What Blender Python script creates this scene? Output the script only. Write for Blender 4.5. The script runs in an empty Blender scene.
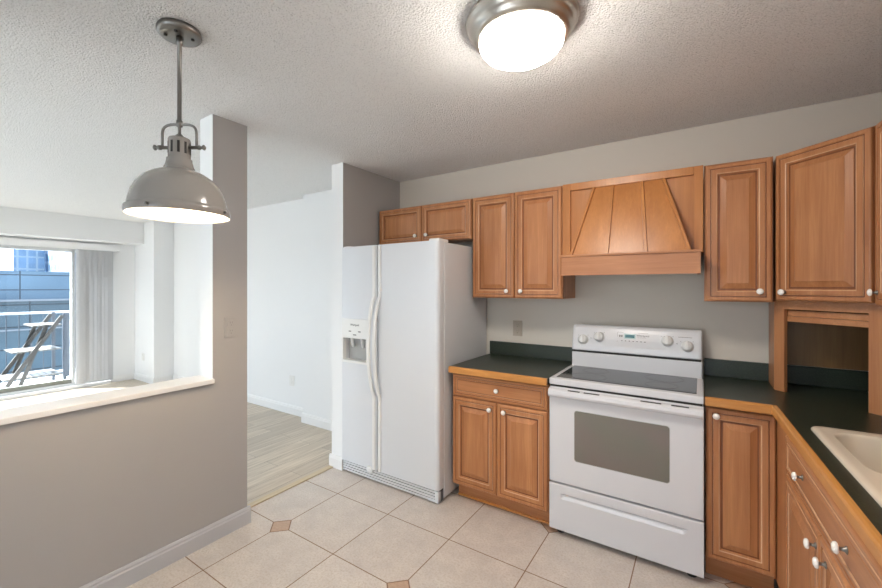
import bpy, bmesh, math, random
from mathutils import Vector, Matrix
random.seed(4)
sc = bpy.context.scene
col = sc.collection

# ------------------------------------------------------------------ camera
cam = bpy.data.cameras.new('camera'); camo = bpy.data.objects.new('camera', cam); col.objects.link(camo)
cam.sensor_width = 36.0; cam.lens = 16.3145
cam.shift_x = 0.00919; cam.shift_y = -0.00762
camo.location = (0, 0, 1.449); camo.rotation_euler = (math.pi/2, 0, math.radians(33.884))
cam.clip_end = 500; cam.clip_start = 0.02
sc.camera = camo

# ------------------------------------------------------------------ world, sun, exposure
SKY = 4.3
w = bpy.data.worlds.new('world'); sc.world = w; w.use_nodes = True
nt = w.node_tree; nt.nodes.clear()
out = nt.nodes.new('ShaderNodeOutputWorld'); bg = nt.nodes.new('ShaderNodeBackground')
tc = nt.nodes.new('ShaderNodeTexCoord'); sp = nt.nodes.new('ShaderNodeSeparateXYZ'); cr = nt.nodes.new('ShaderNodeValToRGB')
mr = nt.nodes.new('ShaderNodeMapRange'); mr.inputs[1].default_value = -1; mr.inputs[2].default_value = 1
cr.color_ramp.elements[0].position = 0.40; cr.color_ramp.elements[0].color = (.45, .46, .47, 1)
cr.color_ramp.elements[1].position = 0.5; cr.color_ramp.elements[1].color = (.95, .97, 1, 1)
e = cr.color_ramp.elements.new(0.9); e.color = (.60, .78, 1, 1)
nt.links.new(tc.outputs['Generated'], sp.inputs[0]); nt.links.new(sp.outputs[2], mr.inputs[0])
nt.links.new(mr.outputs[0], cr.inputs[0]); nt.links.new(cr.outputs[0], bg.inputs[0]); nt.links.new(bg.outputs[0], out.inputs[0])
bg.inputs[1].default_value = SKY

sun = bpy.data.lights.new('sun', 'SUN'); sun.energy = 60.0; sun.angle = .01; sun.color = (1, .97, .93)
suno = bpy.data.objects.new('sun', sun); col.objects.link(suno)
suno.rotation_euler = Vector((.50, .42, -.76)).to_track_quat('-Z', 'Y').to_euler()
def portal(name, loc, direction, sx, sy):
    l = bpy.data.lights.new(name, 'AREA'); l.shape = 'RECTANGLE'; l.size = sx; l.size_y = sy
    l.cycles.is_portal = True
    o = bpy.data.objects.new(name, l); col.objects.link(o); o.location = loc
    o.rotation_euler = Vector(direction).to_track_quat('-Z', 'Z').to_euler()
portal('sky_portal', (-7.64, -.45, 1.04), (1, 0, 0), 4.9, 1.95)
portal('sky_portal.001', (-1.05, -2.74, 1.35), (0, 1, 0), 2.4, 1.9)
portal('sky_portal.002', (-5.0, -2.74, 1.2), (0, 1, 0), 3.4, 2.1)
sc.view_settings.view_transform = 'Standard'; sc.view_settings.look = 'None'
sc.view_settings.gamma = 1; sc.view_settings.use_curve_mapping = False
sc.view_settings.exposure = 0.76
sc.cycles.max_bounces = 10; sc.cycles.diffuse_bounces = 6
LAMP_FLUSH = 44.0
LAMP_PENDANT = 230.0

# ------------------------------------------------------------------ helpers
def srgb(r, g, b):
    f = lambda c: (c/255/12.92 if c/255 <= .04045 else ((c/255+.055)/1.055)**2.4)
    return (f(r), f(g), f(b), 1)

class Nodes:
    def __init__(s, m): s.nt = m.node_tree; s.n = s.nt.nodes; s.l = s.nt.links
    def new(s, t, **k):
        n = s.n.new(t)
        for a, v in k.items(): setattr(n, a, v)
        return n
    def put(s, sock, v):
        if isinstance(v, (int, float, tuple)): sock.default_value = v
        else: s.l.new(v, sock)
    def math(s, op, a, b=0.0, c=0.0):
        n = s.new('ShaderNodeMath', operation=op)
        s.put(n.inputs[0], a); s.put(n.inputs[1], b); s.put(n.inputs[2], c); return n.outputs[0]
    def mix(s, f, a, b):
        n = s.new('ShaderNodeMix', data_type='RGBA')
        s.put(n.inputs[0], f); s.put(n.inputs[6], a); s.put(n.inputs[7], b); return n.outputs[2]
    def noise(s, vec, scale, detail=3.0, rough=.5):
        n = s.new('ShaderNodeTexNoise'); s.l.new(vec, n.inputs['Vector'])
        n.inputs['Scale'].default_value = scale; n.inputs['Detail'].default_value = detail; n.inputs['Roughness'].default_value = rough
        return n.outputs['Fac']
    def mapping(s, vec, scale):
        n = s.new('ShaderNodeMapping'); s.l.new(vec, n.inputs[0]); n.inputs['Scale'].default_value = scale; return n.outputs[0]
    def ramp(s, f, stops):
        n = s.new('ShaderNodeValToRGB'); s.l.new(f, n.inputs[0]); e = n.color_ramp.elements
        while len(e) < len(stops): e.new(.5)
        for q, (p, c) in zip(e, stops): q.position = p; q.color = c
        return n.outputs[0]
    def bump(s, h, strength, dist=.01):
        n = s.new('ShaderNodeBump'); s.l.new(h, n.inputs['Height']); n.inputs['Strength'].default_value = strength; n.inputs['Distance'].default_value = dist
        return n.outputs[0]

def mat(name, color=(.8, .8, .8, 1), rough=.5, metal=0.0, spec=.5, emit=None, estr=0):
    m = bpy.data.materials.new(name); m.use_nodes = True
    b = m.node_tree.nodes['Principled BSDF']
    b.inputs['Base Color'].default_value = color; b.inputs['Roughness'].default_value = rough
    b.inputs['Metallic'].default_value = metal; b.inputs['Specular IOR Level'].default_value = spec
    if emit: b.inputs['Emission Color'].default_value = emit; b.inputs['Emission Strength'].default_value = estr
    return m
def bsdf(m): return m.node_tree.nodes['Principled BSDF']

def paint(name, color, bump=.06, rough=.6):
    m = mat(name, color, rough, spec=.3); N = Nodes(m)
    p = N.new('ShaderNodeNewGeometry').outputs['Position']
    n1 = N.noise(p, 1.3, 2); n2 = N.noise(p, 260, 2)
    N.put(bsdf(m).inputs['Base Color'], N.mix(N.math('MULTIPLY', n1, .12), color, tuple(c*.86 for c in color[:3])+(1,)))
    N.put(bsdf(m).inputs['Normal'], N.bump(n2, bump, .002))
    return m

def wood(name, axis, light, dark, rough=.34):
    m = mat(name, light, rough, spec=.45); N = Nodes(m)
    tcn = N.new('ShaderNodeTexCoord').outputs['Object']
    oi = N.new('ShaderNodeObjectInfo').outputs['Random']
    add = N.new('ShaderNodeVectorMath', operation='ADD'); N.l.new(tcn, add.inputs[0])
    cx = N.new('ShaderNodeCombineXYZ')
    N.put(cx.inputs[0], N.math('MULTIPLY', oi, 7.0)); N.put(cx.inputs[1], N.math('MULTIPLY', oi, 13.0)); N.put(cx.inputs[2], N.math('MULTIPLY', oi, 5.0))
    N.l.new(cx.outputs[0], add.inputs[1])
    s = {'x': (1.6, 22, 22), 'y': (22, 1.6, 22), 'z': (22, 22, 1.6)}[axis]
    s2 = {'x': (5, 160, 160), 'y': (160, 5, 160), 'z': (160, 160, 5)}[axis]
    g1 = N.noise(N.mapping(add.outputs[0], s), 1.0, 5, .6)
    g2 = N.noise(N.mapping(add.outputs[0], s2), 1.0, 2, .5)
    g3 = N.noise(add.outputs[0], 3.0, 2)
    f = N.math('ADD', N.math('MULTIPLY', g1, .62), N.math('ADD', N.math('MULTIPLY', g2, .25), N.math('MULTIPLY', g3, .28)))
    c = N.ramp(f, [(.36, dark), (.60, tuple((a+b)/2 for a, b in zip(light, dark))), (.76, light)])
    hv = N.new('ShaderNodeHueSaturation'); N.l.new(c, hv.inputs['Color'])
    N.put(hv.inputs['Value'], N.math('ADD', N.math('MULTIPLY', oi, .10), .95))
    N.l.new(hv.outputs[0], bsdf(m).inputs['Base Color'])
    N.put(bsdf(m).inputs['Normal'], N.bump(g2, .05, .002))
    return m

WL, WD = srgb(198, 140, 94), srgb(160, 102, 62)
M = {}
M['wood_z'] = wood('cabinet_wood_upright', 'z', WL, WD)
M['wood_x'] = wood('cabinet_wood_along_x', 'x', WL, WD)
M['wood_y'] = wood('cabinet_wood_along_y', 'y', WL, WD)
M['bead_highlight'] = wood('cabinet_wood_bead_highlight', 'z', srgb(222, 184, 150), srgb(204, 158, 120))  # highlight along the bead edges, painted as paler wood
M['groove_shade'] = wood('cabinet_wood_groove_shade', 'z', srgb(140, 86, 52), srgb(110, 64, 38))  # shade in the panel grooves, painted as darker wood
M['edge_x'] = wood('counter_edge_wood_x', 'x', srgb(212, 152, 84), srgb(186, 122, 58))
M['edge_y'] = wood('counter_edge_wood_y', 'y', srgb(212, 152, 84), srgb(186, 122, 58))
M['hoodz'] = wood('hood_wood', 'z', srgb(196, 132, 72), srgb(166, 104, 52))
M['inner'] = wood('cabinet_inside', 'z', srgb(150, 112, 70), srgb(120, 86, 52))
M['wall_white'] = paint('white_wall_paint', srgb(236, 237, 238))
M['wall_grey'] = paint('greige_wall_paint', srgb(214, 207, 196))
M['wall_shaded'] = paint('shaded_kitchen_wall_paint', srgb(171, 169, 168))  # kitchen wall paint with the half wall's and partition's shade put into its colour
M['trim'] = paint('white_trim', srgb(236, 236, 236), .01, .4)
M['base_grey'] = paint('grey_baseboard_paint', srgb(188, 189, 193), .01, .4)
M['appl'] = mat('white_enamel', srgb(217, 217, 220), .25)
M['fridge'] = mat('fridge_white_pebble', srgb(214, 217, 221), .36)
N = Nodes(M['fridge']); p = N.new('ShaderNodeTexCoord').outputs['Object']
N.put(bsdf(M['fridge']).inputs['Normal'], N.bump(N.noise(p, 420, 2), .10, .002))
M['plastic'] = mat('white_plastic', srgb(228, 228, 226), .4)
M['greyplastic'] = mat('grey_plastic', srgb(170, 170, 168), .45)
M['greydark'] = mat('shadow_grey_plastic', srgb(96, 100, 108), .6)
M['slot'] = mat('dark_slot', srgb(40, 38, 36), .6)
M['black'] = mat('black_rubber', srgb(16, 16, 16), .6)
M['blackglass'] = mat('black_ceramic_glass', srgb(38, 37, 37), .08, spec=.6)
M['ovenglass'] = mat('oven_window_glass', srgb(92, 84, 78), .12, spec=.8)
N = Nodes(M['ovenglass']); p = N.new('ShaderNodeTexCoord').outputs['Object']
N.put(bsdf(M['ovenglass']).inputs['Base Color'], N.mix(N.noise(N.mapping(p, (4, 4, 5)), 1.0, 1), srgb(122, 104, 98), srgb(102, 108, 92)))  # greenish window reflection painted into the glass colour
M['ring'] = mat('burner_mark', srgb(92, 92, 92), .25)
M['chrome'] = mat('brushed_nickel', srgb(138, 136, 133), .32, 1.0)
M['nickel'] = mat('satin_nickel_flange', srgb(196, 190, 182), .30, 1.0)
M['ceramic'] = mat('white_ceramic', srgb(246, 242, 236), .15)
M['screen'] = mat('teal_display', srgb(10, 42, 46), .2, emit=srgb(20, 110, 120), estr=.35)
M['screen_rim'] = mat('pale_teal_film', srgb(172, 196, 196), .3)
M['ink'] = mat('grey_print', srgb(120, 118, 116), .5)
M['sink'] = mat('bisque_sink', srgb(226, 212, 192), .22)
M['lampgrey'] = mat('glossy_grey_enamel', srgb(152, 148, 144), .14)
M['lampwhite'] = mat('white_shade_inside', srgb(245, 243, 238), .4)
M['bulb'] = mat('glowing_bulb', (1, 1, 1, 1), .4, emit=(1, .77, .50, 1), estr=LAMP_PENDANT)
M['dome'] = mat('glowing_frosted_glass', (1, 1, 1, 1), .4, emit=(1, .93, .84, 1), estr=LAMP_FLUSH)
M['blind'] = m = mat('grey_blind_vinyl', srgb(190, 191, 194), .5); N = Nodes(m)
tr_ = N.new('ShaderNodeBsdfTranslucent'); tr_.inputs[0].default_value = srgb(190, 192, 196); mx_ = N.new('ShaderNodeMixShader'); mx_.inputs[0].default_value = .06
N.l.new(bsdf(m).outputs[0], mx_.inputs[1]); N.l.new(tr_.outputs[0], mx_.inputs[2]); N.l.new(mx_.outputs[0], m.node_tree.nodes['Material Output'].inputs[0])
M['alum'] = mat('white_window_frame', srgb(214, 216, 218), .4)
M['darkrail'] = mat('grey_sill_track', srgb(136, 138, 130), .5)

# ceiling: popcorn texture
m = mat('popcorn_ceiling', srgb(230, 230, 230), .9, spec=.1); M['ceiling'] = m; N = Nodes(m)
p = N.new('ShaderNodeNewGeometry').outputs['Position']
v = N.new('ShaderNodeTexVoronoi'); N.l.new(p, v.inputs['Vector']); v.inputs['Scale'].default_value = 120
h = N.math('ADD', N.math('SUBTRACT', 1.0, v.outputs['Distance']), N.math('MULTIPLY', N.noise(p, 230, 3, .7), 1.1))
N.put(bsdf(m).inputs['Normal'], N.bump(h, .85, .008))
hole = N.ramp(N.noise(p, 170, 3, .6), [(.34, (.64, .64, .64, 1)), (.43, (1, 1, 1, 1))])  # shade of the popcorn pits, painted as grey specks in the base colour
mm = N.new('ShaderNodeMix', data_type='RGBA', blend_type='MULTIPLY'); mm.inputs[0].default_value = 1
mm.inputs[6].default_value = srgb(246, 246, 246); N.l.new(hole, mm.inputs[7]); N.l.new(mm.outputs[2], bsdf(m).inputs['Base Color'])

# floor tile 457 mm with clipped-corner diamonds
TX, TY, T = -2.1187, 1.9574, .4572
m = mat('ceramic_tile', srgb(205, 197, 188), .38, spec=.4); M['tile'] = m; N = Nodes(m)
g = N.new('ShaderNodeSeparateXYZ'); p = N.new('ShaderNodeNewGeometry').outputs['Position']; N.l.new(p, g.inputs[0])
u = N.math('DIVIDE', N.math('SUBTRACT', g.outputs[0], TX), T); vv = N.math('DIVIDE', N.math('SUBTRACT', g.outputs[1], TY), T)
def gd(x, per):   # distance to nearest multiple of per tiles, in metres
    a = N.math('DIVIDE', x, per); return N.math('MULTIPLY', N.math('ABSOLUTE', N.math('SUBTRACT', a, N.math('ROUND', a))), per*T)
line = N.math('LESS_THAN', N.math('MINIMUM', gd(u, 1.0), gd(vv, 1.0)), .0028)
dd = N.math('MINIMUM', N.math('ADD', gd(u, 2.0), gd(N.math('ADD', vv, 1.0), 4.0)), N.math('ADD', gd(N.math('ADD', u, 1.0), 2.0), gd(N.math('ADD', vv, -1.0), 4.0)))
ins = N.math('LESS_THAN', dd, .074); rim = N.math('LESS_THAN', N.math('ABSOLUTE', N.math('SUBTRACT', dd, .074)), .0045)
grout = N.math('MAXIMUM', N.math('MULTIPLY', line, N.math('SUBTRACT', 1.0, ins)), rim)
tid = N.new('ShaderNodeCombineXYZ'); N.put(tid.inputs[0], N.math('FLOOR', u)); N.put(tid.inputs[1], N.math('FLOOR', vv))
wn = N.new('ShaderNodeTexWhiteNoise'); N.l.new(tid.outputs[0], wn.inputs[0])
n1 = N.noise(p, 9, 5, .65); n2 = N.noise(p, 90, 4, .7)
c1 = N.mix(N.ramp(n1, [(.35, (0, 0, 0, 1)), (.68, (1, 1, 1, 1))]), srgb(216, 209, 202), srgb(201, 194, 189))
c1 = N.mix(N.ramp(n2, [(.45, (0, 0, 0, 1)), (.75, (1, 1, 1, 1))]), c1, srgb(186, 172, 158))
hv = N.new('ShaderNodeHueSaturation'); N.l.new(c1, hv.inputs['Color']); N.put(hv.inputs['Value'], N.math('ADD', N.math('MULTIPLY', wn.outputs[0], .06), .97))
ci = N.mix(N.noise(p, 70, 4, .7), srgb(206, 180, 158), srgb(160, 128, 106))
c = N.mix(ins, hv.outputs[0], ci); c = N.mix(grout, c, srgb(138, 112, 92))
N.l.new(c, bsdf(m).inputs['Base Color'])
N.put(bsdf(m).inputs['Normal'], N.bump(N.math('ADD', N.math('MULTIPLY', n2, .25), N.math('SUBTRACT', 1.0, grout)), .25, .003))
N.put(bsdf(m).inputs['Roughness'], N.math('ADD', .36, N.math('MULTIPLY', grout, .4)))

# vinyl plank floor of the living room, boards along y
m = mat('oak_plank', srgb(190, 176, 156), .4, spec=.4); M['plank'] = m; N = Nodes(m)
p = N.new('ShaderNodeNewGeometry').outputs['Position']
sw = N.new('ShaderNodeSeparateXYZ'); N.l.new(p, sw.inputs[0]); cb = N.new('ShaderNodeCombineXYZ')
N.l.new(sw.outputs[1], cb.inputs[0]); N.l.new(sw.outputs[0], cb.inputs[1])
br = N.new('ShaderNodeTexBrick'); N.l.new(cb.outputs[0], br.inputs['Vector'])
br.inputs['Scale'].default_value = 1; br.inputs['Brick Width'].default_value = 1.22; br.inputs['Row Height'].default_value = .15; br.inputs['Mortar Size'].default_value = .0012
br.offset = .37; br.inputs['Color1'].default_value = (0, 0, 0, 1); br.inputs['Color2'].default_value = (1, 1, 1, 1); br.inputs['Mortar'].default_value = (.5, .5, .5, 1)
gr = N.noise(N.mapping(p, (34, 2.2, 1)), 1.0, 5, .6)
ca = N.mix(br.outputs['Color'], srgb(220, 208, 190), srgb(192, 181, 166))
cg = N.mix(N.ramp(gr, [(.35, (0, 0, 0, 1)), (.7, (1, 1, 1, 1))]), ca, srgb(178, 164, 146))
N.l.new(N.mix(br.outputs['Fac'], cg, srgb(120, 108, 94)), bsdf(m).inputs['Base Color'])

# dark green speckled laminate
m = mat('green_laminate', srgb(40, 50, 44), .33, spec=.5); M['lam'] = m; N = Nodes(m)
p = N.new('ShaderNodeNewGeometry').outputs['Position']; n = N.noise(p, 240, 3, .7)
N.l.new(N.ramp(n, [(.35, srgb(28, 36, 28)), (.55, srgb(44, 53, 42)), (.75, srgb(68, 76, 62))]), bsdf(m).inputs['Base Color'])

def glass_mat(name, tint, refl):
    m = bpy.data.materials.new(name); m.use_nodes = True; nt = m.node_tree; nt.nodes.clear(); N = Nodes(m)
    o = N.new('ShaderNodeOutputMaterial'); t = N.new('ShaderNodeBsdfTransparent'); t.inputs[0].default_value = tint
    g = N.new('ShaderNodeBsdfGlossy'); g.inputs['Roughness'].default_value = .02
    f = N.new('ShaderNodeFresnel'); f.inputs[0].default_value = 1.45
    mx = N.new('ShaderNodeMixShader'); N.l.new(N.math('MULTIPLY', f.outputs[0], refl), mx.inputs[0])
    N.l.new(t.outputs[0], mx.inputs[1]); N.l.new(g.outputs[0], mx.inputs[2]); N.l.new(mx.outputs[0], o.inputs[0])
    return m
M['glass'] = glass_mat('tinted_window_glass', (.60, .66, .70, 1), .8)

def facade(name, base, line, sx, sz, lw, rough=.15, dark=None):
    m = mat(name, base, rough, spec=.3); N = Nodes(m)
    g = N.new('ShaderNodeSeparateXYZ'); p = N.new('ShaderNodeNewGeometry').outputs['Position']; N.l.new(p, g.inputs[0])
    h = N.math('ADD', g.outputs[0], g.outputs[1])
    def cell(x, s): return N.math('FRACT', N.math('DIVIDE', x, s))
    l = N.math('MAXIMUM', N.math('LESS_THAN', cell(h, sx), lw/sx), N.math('LESS_THAN', cell(g.outputs[2], sz), lw/sz))
    cb = N.new('ShaderNodeCombineXYZ'); N.put(cb.inputs[0], N.math('FLOOR', N.math('DIVIDE', h, sx))); N.put(cb.inputs[1], N.math('FLOOR', N.math('DIVIDE', g.outputs[2], sz)))
    wn = N.new('ShaderNodeTexWhiteNoise'); N.l.new(cb.outputs[0], wn.inputs[0])
    cc = N.mix(N.math('MULTIPLY', wn.outputs[0], .8), base, dark or tuple(c*.45 for c in base[:3])+(1,))
    cc = N.mix(N.math('MULTIPLY', N.noise(N.mapping(p, (1, .35, .8)), .6, 3), .7), cc, tuple(min(1, c*2.0+.01) for c in base[:3])+(1,))
    N.l.new(N.mix(l, cc, line), bsdf(m).inputs['Base Color']); return m

# ---- mesh builder: verts in world coordinates; the object's origin is its thing's base
class MB:
    def __init__(s): s.bm = bmesh.new(); s.mats = []; s.cur = 0
    def use(s, m):
        if m not in s.mats: s.mats.append(m)
        s.cur = s.mats.index(m); return s
    def _mark(s, before):
        for f in s.bm.faces:
            if f.index == -1 or f not in before: f.material_index = s.cur
    def box(s, x0, x1, y0, y1, z0, z1, bev=0.0, seg=2, xf=None):
        fb = set(s.bm.faces)
        r = bmesh.ops.create_cube(s.bm, size=1)
        for v in r['verts']: v.co = Vector(((x0+x1)/2+v.co.x*(x1-x0), (y0+y1)/2+v.co.y*(y1-y0), (z0+z1)/2+v.co.z*(z1-z0)))
        vs = r['verts']
        if bev:
            ed = list({e for v in vs for e in v.link_edges})
            bmesh.ops.bevel(s.bm, geom=ed, offset=bev, segments=seg, affect='EDGES', profile=.5)
        nf = [f for f in s.bm.faces if f not in fb]
        for f in nf: f.material_index = s.cur; f.smooth = False
        if xf:
            for v in {v for f in nf for v in f.verts}: v.co = xf @ v.co
        return nf
    def face(s, pts, smooth=False):
        f = s.bm.faces.new([s.bm.verts.new(p) for p in pts]); f.material_index = s.cur; f.smooth = smooth; return f
    def prism(s, poly, fn, a, b, smooth=False):
        """poly: 2d points; fn(u,v,t) -> 3d; extruded from t=a to t=b"""
        A = [s.bm.verts.new(fn(u, v, a)) for u, v in poly]; B = [s.bm.verts.new(fn(u, v, b)) for u, v in poly]
        n = len(poly); fs = []
        for i in range(n): fs.append(s.bm.faces.new((A[i], A[(i+1) % n], B[(i+1) % n], B[i])))
        for f in fs: f.smooth = smooth
        fs.append(s.bm.faces.new(A[::-1])); fs.append(s.bm.faces.new(B))
        for f in fs: f.material_index = s.cur
    def lathe(s, prof, o, axis=(0, 0, 1), seg=32, smooth=True):
        ax = Vector(axis).normalized(); t = Vector((1, 0, 0)) if abs(ax.x) < .9 else Vector((0, 1, 0))
        e1 = ax.cross(t).normalized(); e2 = ax.cross(e1); o = Vector(o); rings = []
        for r, h in prof:
            if r < 1e-6: rings.append([s.bm.verts.new(o+ax*h)])
            else: rings.append([s.bm.verts.new(o+ax*h+(e1*math.cos(2*math.pi*k/seg)+e2*math.sin(2*math.pi*k/seg))*r) for k in range(seg)])
        for a, b in zip(rings, rings[1:]):
            for k in range(seg):
                k2 = (k+1) % seg
                if len(a) == 1 and len(b) == 1: continue
                vs = [a[0], b[k], b[k2]] if len(a) == 1 else ([a[k], b[0], a[k2]] if len(b) == 1 else [a[k], b[k], b[k2], a[k2]])
                f = s.bm.faces.new(vs); f.smooth = smooth; f.material_index = s.cur
    def tube(s, pts, r, seg=10, cap=True, sq=None):
        pts = [Vector(p) for p in pts]; rings = []
        up = None
        for i, p in enumerate(pts):
            d = (pts[min(i+1, len(pts)-1)]-pts[max(i-1, 0)]).normalized()
            if up is None:
                up = Vector((0, 0, 1)) if abs(d.z) < .9 else Vector((1, 0, 0))
            e1 = d.cross(up).normalized(); e2 = e1.cross(d).normalized(); up = e2
            rx, ry = (sq if sq else (r, r))
            rings.append([s.bm.verts.new(p+e1*rx*math.cos(2*math.pi*k/seg)+e2*ry*math.sin(2*math.pi*k/seg)) for k in range(seg)])
        for a, b in zip(rings, rings[1:]):
            for k in range(seg):
                f = s.bm.faces.new((a[k], a[(k+1) % seg], b[(k+1) % seg], b[k])); f.smooth = True; f.material_index = s.cur
        if cap:
            for q in (rings[0][::-1], rings[-1]): f = s.bm.faces.new(q); f.material_index = s.cur
    def build(s, name, parent=None, mat=None, kind=None, label=None):
        if mat and not s.mats: s.mats.append(mat)
        bmesh.ops.recalc_face_normals(s.bm, faces=s.bm.faces)
        off = Vector((0, 0, 0)); q = parent
        while q is not None: off += q.location; q = q.parent
        for v in s.bm.verts: v.co -= off
        me = bpy.data.meshes.new(name); s.bm.to_mesh(me); s.bm.free()
        for mm in s.mats: me.materials.append(mm)
        o = bpy.data.objects.new(name, me); col.objects.link(o)
        if parent: o.parent = parent
        if kind: o['kind'] = kind
        if label: o['label'] = label
        return o
def recenter(o, loc):
    loc = Vector(loc)
    for v in o.data.vertices: v.co -= loc
    o.location = loc; return o
def thing(name, label, cat, loc, group=None):
    o = bpy.data.objects.new(name, None); col.objects.link(o); o.empty_display_size = .1
    o.location = loc; o['label'] = label; o['category'] = cat
    if group: o['group'] = group
    return o
def tag(o, label, cat, group=None):
    o['label'] = label; o['category'] = cat
    if group: o['group'] = group
    return o
def boxes(name, m, lst, parent=None, kind=None, bev=0.0, label=None):
    b = MB().use(m)
    for q in lst: b.box(*q, bev=bev)
    return b.build(name, parent, kind=kind, label=label)
def text(name, s, size, origin, ux, uy, m, parent, ext=.0004):
    cu = bpy.data.curves.new(name, 'FONT'); cu.body = s; cu.size = size; cu.extrude = ext; cu.align_x = 'CENTER'; cu.align_y = 'CENTER'
    t = bpy.data.objects.new(name+'_tmp', cu); col.objects.link(t)
    me = bpy.data.meshes.new_from_object(t.evaluated_get(bpy.context.evaluated_depsgraph_get()))
    bpy.data.objects.remove(t); ux = Vector(ux); uy = Vector(uy); un = ux.cross(uy)
    off = Vector((0, 0, 0)); q = parent
    while q is not None: off += q.location; q = q.parent
    for v in me.vertices: v.co = Vector(origin)+ux*v.co.x+uy*v.co.y+un*v.co.z-off
    me.materials.clear(); me.materials.append(m); me.name = name
    o = bpy.data.objects.new(name, me); col.objects.link(o); o.parent = parent; return o

# ================================================================== SETTING
H = 2.44
WALLX = -7.46           # window wall of the living room
S = 'structure'
boxes('floor', M['tile'], [(-2.46, 1.0, -2.8, 3.0, -.1, 0)], kind=S)
boxes('floor.001', M['plank'], [(-7.66, -2.46, -2.8, 3.0, -.1, 0)], kind=S)
boxes('ceiling', M['ceiling'], [(-7.66, 1.0, -2.8, 3.0, H, H+.1)], kind=S)
boxes('trim_1', wood('threshold_wood', 'y', srgb(206, 190, 160), srgb(180, 162, 132)), [(-2.505, -2.455, 1.405, 2.235, .0, .009)], kind=S, bev=.003)
# kitchen walls
boxes('wall_back', M['wall_grey'], [(-2.36, 1.05, 2.955, 3.05, 0, H)], kind=S)
boxes('wall_right', M['wall_grey'], [(.99, 1.05, -2.8, 2.955, 0, H)], kind=S)
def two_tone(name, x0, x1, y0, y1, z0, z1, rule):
    b = MB().use(M['wall_white']); b.use(M['wall_shaded'])
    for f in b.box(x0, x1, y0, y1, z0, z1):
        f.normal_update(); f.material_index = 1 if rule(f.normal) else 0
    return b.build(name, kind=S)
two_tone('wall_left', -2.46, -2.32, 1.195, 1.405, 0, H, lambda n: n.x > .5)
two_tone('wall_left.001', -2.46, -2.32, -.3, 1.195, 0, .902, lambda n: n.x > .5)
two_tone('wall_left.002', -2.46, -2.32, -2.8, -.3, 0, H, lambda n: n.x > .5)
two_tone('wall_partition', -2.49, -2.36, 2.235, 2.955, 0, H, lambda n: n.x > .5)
boxes('trim_2', M['trim'], [(-2.475, -2.298, -.3, 1.197, .902, .928)], kind=S, bev=.004)
b = MB().use(M['base_grey'])
bp = [(0, 0), (.016, 0), (.016, .075), (.012, .082), (.012, .09), (.007, .10), (0, .10)]
b.prism(bp, lambda u, v, t: (-2.32+u, t, v), -2.8, 1.421)
b.prism(bp, lambda u, v, t: (t, 1.405+u, v), -2.476, -2.32)
b.build('baseboard_left', kind=S)
b = MB().use(M['trim'])
b.prism(bp, lambda u, v, t: (t, 2.235-u, v), -2.506, -2.357)
b.prism(bp, lambda u, v, t: (-2.49-u, t, v), 2.235, 2.79)
b.build('baseboard_partition', kind=S)
# living room walls
boxes('wall_living_back', M['wall_white'], [(-7.66, -3.55, 2.90, 3.05, 0, H), (-3.55, -2.40, 2.79, 3.05, 0, H)], kind=S)
boxes('wall_living_column', M['wall_white'], [(-7.66, -6.78, 2.63, 2.90, 0, H)], kind=S)
WY0, WY1, WZ0, WZ1 = -2.75, 2.30, .03, 2.0   # sliding window opening
boxes('wall_window', M['wall_white'], [(-7.66, WALLX, WY1, 2.63, 0, H), (-7.66, WALLX, -2.8, WY1, WZ1, H), (-7.66, WALLX, -2.8, WY1, 0, WZ0), (-7.66, WALLX, -2.8, WY0, WZ0, WZ1)], kind=S)
boxes('trim_3', M['wall_white'], [(WALLX, -7.12, -2.8, 2.63, 2.115, H)], kind=S)       # soffit above the window
b = MB().use(M['trim'])
b.prism(bp, lambda u, v, t: (WALLX+u, t, v), 2.32, 2.63)
b.prism(bp, lambda u, v, t: (t, 2.63-u, v), WALLX, -6.764)
b.prism(bp, lambda u, v, t: (-6.78+u, t, v), 2.63, 2.90)
b.prism(bp, lambda u, v, t: (t, 2.90-u, v), -6.78, -3.55)
b.prism(bp, lambda u, v, t: (-3.55-u, t, v), 2.79, 2.90)
b.prism(bp, lambda u, v, t: (t, 2.79-u, v), -3.566, -2.49)
b.build('baseboard_living', kind=S)
# walls behind the camera, with window openings
boxes('wall_front', M['wall_white'], [(-7.66, -6.7, -2.95, -2.8, 0, H), (-3.3, -2.25, -2.95, -2.8, 0, H), (.15, 1.05, -2.95, -2.8, 0, H),
      (-6.7, -3.3, -2.95, -2.8, 0, .15), (-6.7, -3.3, -2.95, -2.8, 2.25, H), (-2.25, .15, -2.95, -2.8, 0, .4), (-2.25, .15, -2.95, -2.8, 2.3, H)], kind=S)
def window(name, fr, pane):
    o = boxes(name, M['alum'], fr, kind=S, bev=.003)
    g = MB().use(M['glass'])
    for q in pane: g.face(q)
    g.build('glass', o); return o
gx = -7.52
window('window_1', [(-7.56, -7.47, WY0, WY1, WZ1-.045, WZ1), (-7.60, -7.47, WY0, WY1, WZ0, WZ0+.05), (-7.56, -7.47, 1.868, 1.905, WZ0+.05, WZ1-.045), (-7.56, -7.48, WY1-.05, WY1, WZ0+.05, WZ1-.045),
       (-7.58, -7.50, -.55, -.47, WZ0+.05, WZ1-.045), (-7.56, -7.48, WY0, WY0+.05, WZ0+.05, WZ1-.045)],
       [[(gx, WY0, WZ0), (gx, WY1, WZ0), (gx, WY1, WZ1), (gx, WY0, WZ1)]])
boxes('trim_4', M['darkrail'], [(-7.545, -7.49, WY0+.05, 1.866, WZ0+.05, WZ0+.105)], kind=S, bev=.004)
boxes('trim_5', M['trim'], [(WALLX-.02, WALLX+.05, WY0, 2.30, 0.0, .045)], kind=S, bev=.004)
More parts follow.
